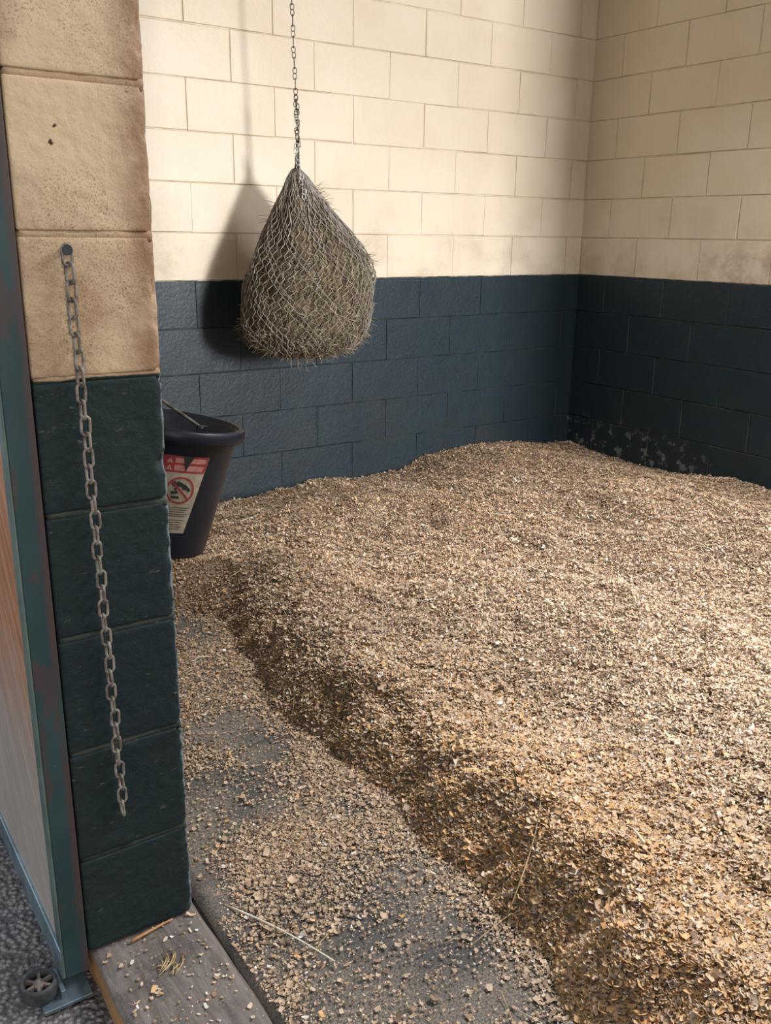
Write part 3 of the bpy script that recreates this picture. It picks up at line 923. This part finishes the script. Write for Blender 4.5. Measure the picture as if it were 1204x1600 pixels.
# hanging chain of double loop links
def loop8(w_, l_, r):
    A = Acc()
    A.add(oval_link(w_, l_*.50, r, 14, 6)); 
    V1 = [Vector((v.x, v.y, v.z+l_*.24)) for v in A.V]; V2 = [Vector((v.x*.92, v.y, v.z-l_*.24)) for v in A.V]
    B2 = Acc(); B2.add((V1, A.F)); B2.add((V2, A.F)); return B2.V, B2.F
hc = empty('hanging_chain', (NX-.03, NY, 3.09), 'long thin metal chain hanging from above, holding the hay net', 'chain')
p8 = link_mesh('chain_link', loop8(.0145, .044, .0019), MAT['zinc'])
xt, zt_ = NX-.046, 3.08; xb, zb_ = NX+.004, ZC+.006
L_ = math.hypot(xt-xb, zt_-zb_); nl = int(L_/.0365)
for i in range(nl):
    t = i/(nl-1); lk = p8 if i == 0 else p8.copy()
    if i: COL.objects.link(lk)
    lk.parent = hc
    lk.location = Vector((xb+(xt-xb)*t, NY+.001*math.sin(i), zb_+.02+(zt_-zb_-.02)*t)) - hc.location
    lk.rotation_euler = (0, -.04+random.uniform(-.06, .06), (-.55 if i % 2 == 0 else -.55+PI/2)+random.uniform(-.15, .15))
# doubled back tail of the chain
for i in range(6):
    lk = p8.copy(); COL.objects.link(lk); lk.parent = hc
    lk.location = Vector((xb-.012+.004*i*.2+.009*(i % 2), NY-.012, ZC+.150-.030*i)) - hc.location
    lk.rotation_euler = (0, random.uniform(-.25, .25), -.5+(PI/2+.6 if i % 2 else 0)+random.uniform(-.3, .3))
tail = empty('chain_tail', (NX-.012, NY-.03, ZT+.05), 'short loose end of bright chain hanging over the neck of the hay net', 'chain')
MAT['bright'] = simple('bright_zinc', srgb(206, 204, 198), .4, srgb(150, 146, 140), 60, .2, .0004, .3)
p9 = link_mesh('chain_link', loop8(.0150, .040, .0023), MAT['bright'])
p9.parent = tail
for i, (dx, dz) in enumerate(((-.014, .075), (-.012, .045), (-.006, .012), (.004, -.018), (.012, -.046), (.018, -.074), (.027, -.102))):
    lk = p9 if i == 0 else p9.copy()
    if i: COL.objects.link(lk)
    lk.parent = tail
    rr = float(np.interp(ZT+dz, PZ, PR)) if dz < 0 else .008
    lk.location = Vector((NX+dx-.56*rr, NY-.83*rr-.022, ZT+dz)) - tail.location
    lk.rotation_euler = (0, random.uniform(-.2, .2), -.5+(PI/2 if i % 2 else 0))

# ------------------------------------------------------------------ bucket
def bucket_mat():
    m = NT('dark_rubber_bucket')
    c = m.mix(m.ramp(m.noise(9, 5), .35, .7), srgb(13, 18, 29), srgb(21, 26, 38))
    c = m.mix(m.ramp(m.noise(60, 4, .7), .66, .74, 0, .3), c, srgb(90, 88, 92))
    return m.fin(c, .42, m.bump(m.noise(70, 4), .15, .001), spec=.28)
MAT['bucket'] = bucket_mat()
BC = Vector((-3.284, -2.075, ZO-1.180)); uax = Vector((.19, -.02, 1)).normalized()
e1 = (Vector((1, 0, 0))-uax*uax.x).normalized(); e2 = uax.cross(e1)
buck = empty('water_bucket', BC-uax*.273, 'dark blue-black rubber bucket with a warning label, hung inside the wall end', 'bucket')
buck.rotation_euler = Matrix((e1, e2, uax)).transposed().to_euler()
Hb = .273; RT = .148; RB = .099
def flat(a, r):
    """flattened back on the wall side (-x)"""
    x, y = r*math.cos(a), r*math.sin(a)
    return (max(x, -r*.97), y)
def ring_surf(prof, n=72):
    V = []; F = []
    for r, z in prof:
        for k in range(n):
            x, y = flat(2*PI*k/n, r); V.append(Vector((x, y, z)))
    m = len(prof)
    for i in range(m-1):
        for k in range(n): F.append((i*n+k, i*n+(k+1) % n, (i+1)*n+(k+1) % n, (i+1)*n+k))
    return V, F
def rad_at(z): return RB+(RT-.014-RB)*(z/Hb)**.9
pr = [(.001, .006), (RB-.012, .004), (RB-.004, 0), (RB, .004), (RB+.001, .012)]
for q in range(1, 12):
    z = .012+(Hb-.045)*q/11; pr.append((rad_at(z), z))
pr += [(rad_at(Hb-.033)+.004, Hb-.031), (RT-.008, Hb-.026)]
pr += [(RT-.010, Hb-.024), (RT-.012, Hb-.004), (RT-.018, Hb-.006)]
for q in range(10, -1, -1):
    z = .014+(Hb-.05)*q/11; pr.append((rad_at(z)-.005, z))
pr += [(RB-.010, .012), (.001, .012)]
Acc().add(ring_surf(pr)).obj('body', [MAT['bucket']], buck)
rim = [(RT-.014, Hb-.006), (RT-.012, Hb+.001), (RT-.004, Hb+.002), (RT, Hb-.002), (RT+.001, Hb-.020), (RT-.002, Hb-.025), (RT-.010, Hb-.024), (RT-.012, Hb-.010), (RT-.014, Hb-.006)]
Acc().add(ring_surf(rim)).obj('rim', [MAT['bucket']], buck)
# ears and bail
for s in (-1, 1):
    bm = bmesh.new(); bbox(bm, (-.011, s*(RT-.006)-.003, Hb-.004), (.011, s*(RT-.006)+.003, Hb+.016), .002, 2)
    from_bm('handle_ear', bm, MAT['bucket'], buck)
hk_local = Vector((-.170, 0, .105+Hb))
pts = []
for q in range(25):
    a = PI*q/24
    s = -math.cos(a)
    t = math.sin(a)**.75
    pts.append(Vector((0, s*(RT-.004), Hb+.010)).lerp(Vector((-.150, s*.03, Hb+.098)), t))
Acc().add(tube(pts, .0034, 8)).obj('bail_handle', [MAT['zinc']], buck, True)
# wall hook carrying the bail
hw = buck.matrix_basis @ Vector((-.150, 0, Hb+.098))
hk = empty('wall_hook', (XL, hw.y, hw.z), 'small steel hook holding the bucket handle on the inner wall', 'hook')
bm = bmesh.new(); bbox(bm, (0, -.018, -.030), (.004, .018, .030), .001)
o = from_bm('plate', bm, MAT['zinc'], hk)
dx = hw.x-XL
Acc().add(tube([(.002, 0, -.010), (dx*.5, 0, -.014), (dx, 0, -.008), (dx+.010, 0, .002), (dx+.010, 0, .014)], .004, 8)).obj('prong', [MAT['zinc']], hk)

# label
def lab_pt(a, z, off=.0012):
    r = rad_at(z)+off; x, y = flat(a, r); return Vector((x, y, z))
LA0, LZ0, LZ1 = -1.72, .060, .222     # angle centre
def lab_xy(u, v, off=.0012):
    """u: metres around, v: 0 bottom .. 1 top (label is wider at the top)"""
    z = LZ0+(LZ1-LZ0)*v
    return lab_pt(LA0+u/rad_at(z), z, off)
def half(v): return .022+.030*v
def strip(u0f, u1f, v0, v1, off, nu=14, nv=6):
    V = []; F = []
    for j in range(nv+1):
        v = v0+(v1-v0)*j/nv
        a, b = u0f(v), u1f(v)
        for i in range(nu+1): V.append(lab_xy(a+(b-a)*i/nu, v, off))
    for j in range(nv):
        for i in range(nu): F.append((j*(nu+1)+i, j*(nu+1)+i+1, (j+1)*(nu+1)+i+1, (j+1)*(nu+1)+i))
    return V, F
cf = lambda c: (lambda v: c)
MAT['lab_w'] = simple('label_cream', srgb(166, 154, 134), .7, srgb(140, 128, 108), 40)
MAT['lab_r'] = simple('label_red', srgb(150, 44, 50), .7, srgb(124, 38, 44), 40)
MAT['lab_k'] = simple('label_black', srgb(28, 30, 28), .6)
MAT['lab_p'] = simple('label_pink', srgb(176, 124, 116), .7, srgb(160, 100, 96), 80)
A = Acc()
A.add(strip(lambda v: -half(v), half, 0, 1, .0010, 24, 20), 0)
A.add(strip(lambda v: -half(v)+.001, lambda v: half(v)-.001, .79, 1, .0014), 1)
A.add(strip(cf(-.018), lambda v: half(v)-.007, .815, .885, .0017, 10, 3), 3)
A.add(strip(cf(-.018), lambda v: half(v)-.006, .915, .975, .0017, 10, 3), 3)
A.add(strip(cf(-.05), cf(.052), .896, .902, .0018, 14, 1), 1)
# warning triangles
for vv in (.82, .91):
    a = lab_xy(-.034, vv, .0019); b = lab_xy(-.022, vv, .0019); c = lab_xy(-.028, vv+.06, .0019)
    A.add(([a, b, c], [(0, 1, 2)]), 0)
    a = lab_xy(-.0295, vv+.006, .0022); b = lab_xy(-.0265, vv+.006, .0022); c = lab_xy(-.028, vv+.045, .0022)
    A.add(([a, b, c], [(0, 1, 2)]), 1)
# black torn wedge
A.add(([lab_xy(-.004, 1.005, .0024), lab_xy(.004, .80, .0024), lab_xy(.010, .90, .0024), lab_xy(.019, 1.005, .0024)], [(0, 1, 2, 3)]), 2)
# prohibition ring and bar
asp = (LZ1-LZ0)
def circ(r0, r1, m_, cu=.0, cv=.565):
    V = []; F = []; n = 40
    for k in range(n):
        a = 2*PI*k/n
        for r in (r0, r1): V.append(lab_xy(cu+r*math.cos(a), cv+r*math.sin(a)/asp, .0022))
    for k in range(n):
        q = (k+1) % n; F.append((k*2, k*2+1, q*2+1, q*2))
    A.add((V, F), m_)
circ(.0245, .0285, 1)
def bar(p, q, wd, m_, off=.0020):
    p = Vector(p); q = Vector(q); d_ = (q-p).normalized(); nn = Vector((-d_.y, d_.x))*wd/2; V = []; n = 5
    for i in range(n+1):
        c = p.lerp(q, i/n)
        for sg in (-1, 1):
            e = c+nn*sg; V.append(lab_xy(e.x, .565+e.y/asp, off))
    A.add((V, [(i*2, i*2+1, i*2+3, i*2+2) for i in range(n)]), m_)
# small black figure over a pail, behind the bar
for p, q, wd in (((-.008, .016), (.012, .006), .008), ((.008, .010), (.019, -.001), .006), ((-.004, .012), (-.010, .000), .005), ((.004, .004), (.018, .004), .004), ((-.017, -.006), (-.004, -.004), .006), ((-.016, -.015), (.000, -.015), .005), ((-.016, .010), (-.009, .016), .010)):
    bar(p, q, wd, 2)
bar((-.018, .018), (.018, -.018), .0042, 1, .0025)
# fine print
for q in range(5):
    v = .335-.028*q; A.add(strip(cf(-.020), lambda v_, q=q: half(v_)*(.75-.1*(q % 3)), v, v+.008, .0016, 8, 1), 2)
for q in range(5):
    v = .17-.030*q; A.add(strip(cf(-.016), lambda v_, q=q: half(v_)*(.6-.12*(q % 3)), v, v+.008, .0016, 8, 1), 2)
o = A.obj('warning_label', [MAT['lab_w'], MAT['lab_r'], MAT['lab_k'], MAT['lab_p']], buck, True)
o['label'] = 'cream label with red header and prohibition ring'
